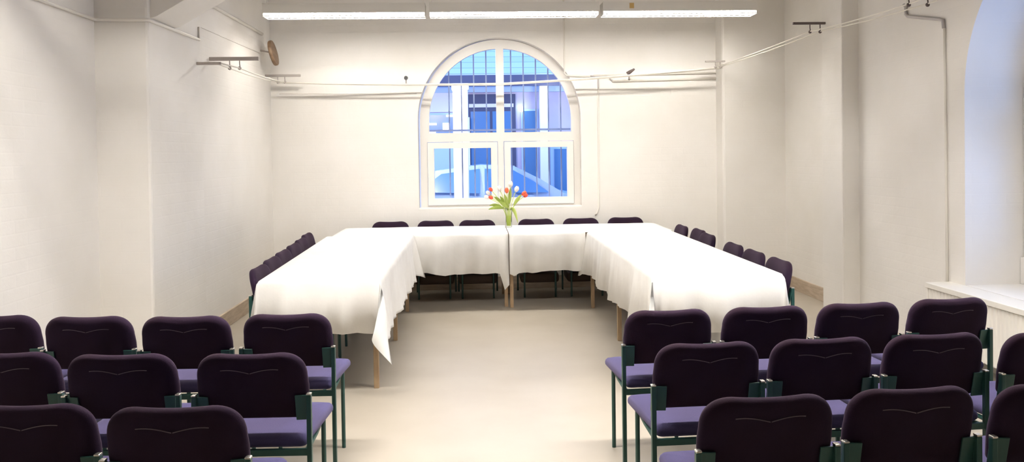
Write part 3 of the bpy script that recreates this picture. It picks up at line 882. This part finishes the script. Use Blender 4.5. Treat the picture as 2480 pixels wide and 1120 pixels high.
run('conduit', 'upright conduit on the back wall right of the window', 'pipe',
    [(1.455, YB-0.007, 2.45), (1.452, YB-0.007, 2.2), (1.446, YB-0.007, 0.93), (1.42, YB-0.007, 0.86), (1.40, YB-0.007, 0.84)], 0.009, M['conduit'], GP)
run('conduit', 'painted level pipe on the back wall right of the window, upper one', 'pipe',
    [(1.40, YB-0.013, 2.475), (2.848, YB-0.013, 2.493)], 0.011, M['conduit'], GP)
run('conduit', 'painted level pipe on the back wall right of the window, lower one', 'pipe',
    [(1.62, YB-0.013, 2.405), (2.848, YB-0.013, 2.425)], 0.010, M['conduit'], GP)
run('conduit', 'faint level pipe on the back wall left of the window', 'pipe',
    [(XL+0.1, YB-0.002, 2.30), (-0.66, YB-0.002, 2.285)], 0.004, M['conduit'], GP)
run('conduit', 'grey conduit elbow hanging under the cables by the right wall', 'pipe',
    [(XR-0.014, 6.53, 2.76), (XR-0.014, 6.50, 2.74), (XR-0.014, 6.50, 2.68), (XR-0.014, 6.47, 2.655), (XR-0.014, 6.02, 2.556), (XR-0.014, 5.975, 2.54), (XR-0.014, 5.965, 2.48)], 0.013, M['conduit_grey'], GP)
run('conduit', 'white upright pipe down the right wall to the radiator', 'pipe',
    [(XR-0.009, 5.965, 2.4795), (XR-0.009, 5.935, 0.0)], 0.010, M['conduit'], GP)
b = BM()
for (x0_, x1_, z) in ((1.36, 1.42, 2.468), (1.44, 1.50, 2.460), (1.53, 1.60, 2.468)):
    tube(b, [(x0_, YB-0.010, z), (x1_, YB-0.010, z-0.004)], 0.012, 8)
tube(b, [(1.455, YB-0.010, 2.455), (1.455, YB-0.010, 2.33)], 0.010, 8)
tube(b, [(1.59, YB-0.010, 2.465), (1.60, YB-0.010, 2.43), (1.635, YB-0.010, 2.405)], 0.010, 8)
tube(b, [(1.36, YB-0.010, 2.468), (1.635, YB-0.010, 2.464)], 0.006, 8)
tag(obj('pipe_junction', b, M['conduit_grey'], None, True), 'grey pipe junction on the back wall right of the window', 'pipe')

# wooden disc high in the back left corner
b = BM(); lathe(b, [(0.10, -0.02), (0.135, -0.018), (0.14, -0.01), (0.14, 0.01), (0.135, 0.018), (0.10, 0.02)], 36)
bmesh.ops.rotate(b, cent=(0, 0, 0), matrix=Matrix.Rotation(PI/2, 3, 'Y'), verts=b.verts[:])
bmesh.ops.rotate(b, cent=(0, 0, 0), matrix=Matrix.Rotation(math.radians(-12), 3, 'Y'), verts=b.verts[:])
dk = obj('wooden_disc', b, M['brown'], None, True, (-2.19, 8.96, 2.715)); tag(dk, 'round brown wooden disc hung high in the back left corner', 'disc')
b = BM(); tube(b, [(-0.14, 0, 0.03), (-0.02, 0, 0.005)], 0.009, 8); obj('mount', b, M['steel'], dk)

# little spotlights standing on the cables
def spot(label, loc, pts, r, m, grp='small spotlights on the cables'):
    t = thing('spotlight', label, 'spotlight', loc, 0, grp)
    b = BM(); tube(b, [(0, 0, 0), (0, 0, -0.055)], 0.008, 8)
    bmesh.ops.create_uvsphere(b, u_segments=10, v_segments=8, radius=0.013, matrix=Matrix.Translation((0, 0, -0.062)))
    obj('stem', b, M['steel'], t, True)
    b = BM(); tube(b, pts, r, 12); obj('lamp_head', b, m, t, True)
spot('small black spotlight on the cable left of the window', (-0.767, 9.22, 2.448), [(0, 0.02, 0.0), (0, -0.01, 0.004), (0, -0.035, 0.006)], [0.014, 0.024, 0.020], M['black'])
spot('small dark brown tilted spotlight on the cable right of the window', (1.79, 9.22, 2.475), [(-0.022, 0, 0.0), (0.012, -0.01, 0.024), (0.06, -0.02, 0.055)], [0.024, 0.020, 0.010], M['darksteel'])

# ------------------------------------------------------------------ light from outside
w = bpy.data.worlds.new('dusk_sky'); SC.world = w; w.use_nodes = True
bg = w.node_tree.nodes['Background']
bg.inputs['Color'].default_value = (0.32, 0.52, 1.0, 1); bg.inputs['Strength'].default_value = 2.7

def light(name, kind, loc, energy, color, **kw):
    l = bpy.data.lights.new(name, kind); l.energy = energy; l.color = color
    for k, v in kw.items(): setattr(l, k, v)
    o = bpy.data.objects.new(name, l); o.location = loc; link(o); return o
light('column_fill_light', 'POINT', (-1.0, 11.5, 2.7), 210, (1.0, 0.82, 0.68), shadow_soft_size=0.15)  # added warm fill for the street column, no lamp stands here
light('eave_fill_light', 'POINT', (1.5, 15.1, 2.75), 12, (1.0, 0.93, 0.78), shadow_soft_size=0.08)  # added warm fill under the eave by the building's column

# ------------------------------------------------------------------ camera
F, VH = 1950.0, 373.5
YAW, PITCH, ROLL, H = 0.046, 0.0175, 0.014, 1.57
cy = VH+F*math.tan(PITCH)
fwd = Vector((math.sin(YAW), math.cos(YAW), 0)); right = Vector((math.cos(YAW), -math.sin(YAW), 0)); up = Vector((0, 0, 1))
f2 = fwd*math.cos(PITCH)-up*math.sin(PITCH); u2 = up*math.cos(PITCH)+fwd*math.sin(PITCH)
r3 = right*math.cos(ROLL)-u2*math.sin(ROLL); u3 = u2*math.cos(ROLL)+right*math.sin(ROLL)
cd = bpy.data.cameras.new('camera'); cam = bpy.data.objects.new('camera', cd); link(cam)
cam.matrix_world = Matrix(((r3.x, u3.x, -f2.x, 0), (r3.y, u3.y, -f2.y, 0), (r3.z, u3.z, -f2.z, H), (0, 0, 0, 1)))
cd.sensor_fit = 'HORIZONTAL'; cd.sensor_width = 36.0; cd.lens = 36.0*F/2480.0
cd.shift_x = 0.0; cd.shift_y = (cy-560.0)/2480.0
cd.clip_start = 0.05; cd.clip_end = 200
SC.camera = cam

SC.view_settings.view_transform = 'Standard'; SC.view_settings.look = 'None'
SC.view_settings.gamma = 1.0; SC.view_settings.use_curve_mapping = False
SC.view_settings.exposure = 0.2
try:
    SC.cycles.use_denoising = True
    SC.cycles.max_bounces = 8; SC.cycles.diffuse_bounces = 5; SC.cycles.transparent_max_bounces = 16
    SC.cycles.sample_clamp_indirect = 6.0
except Exception:
    pass
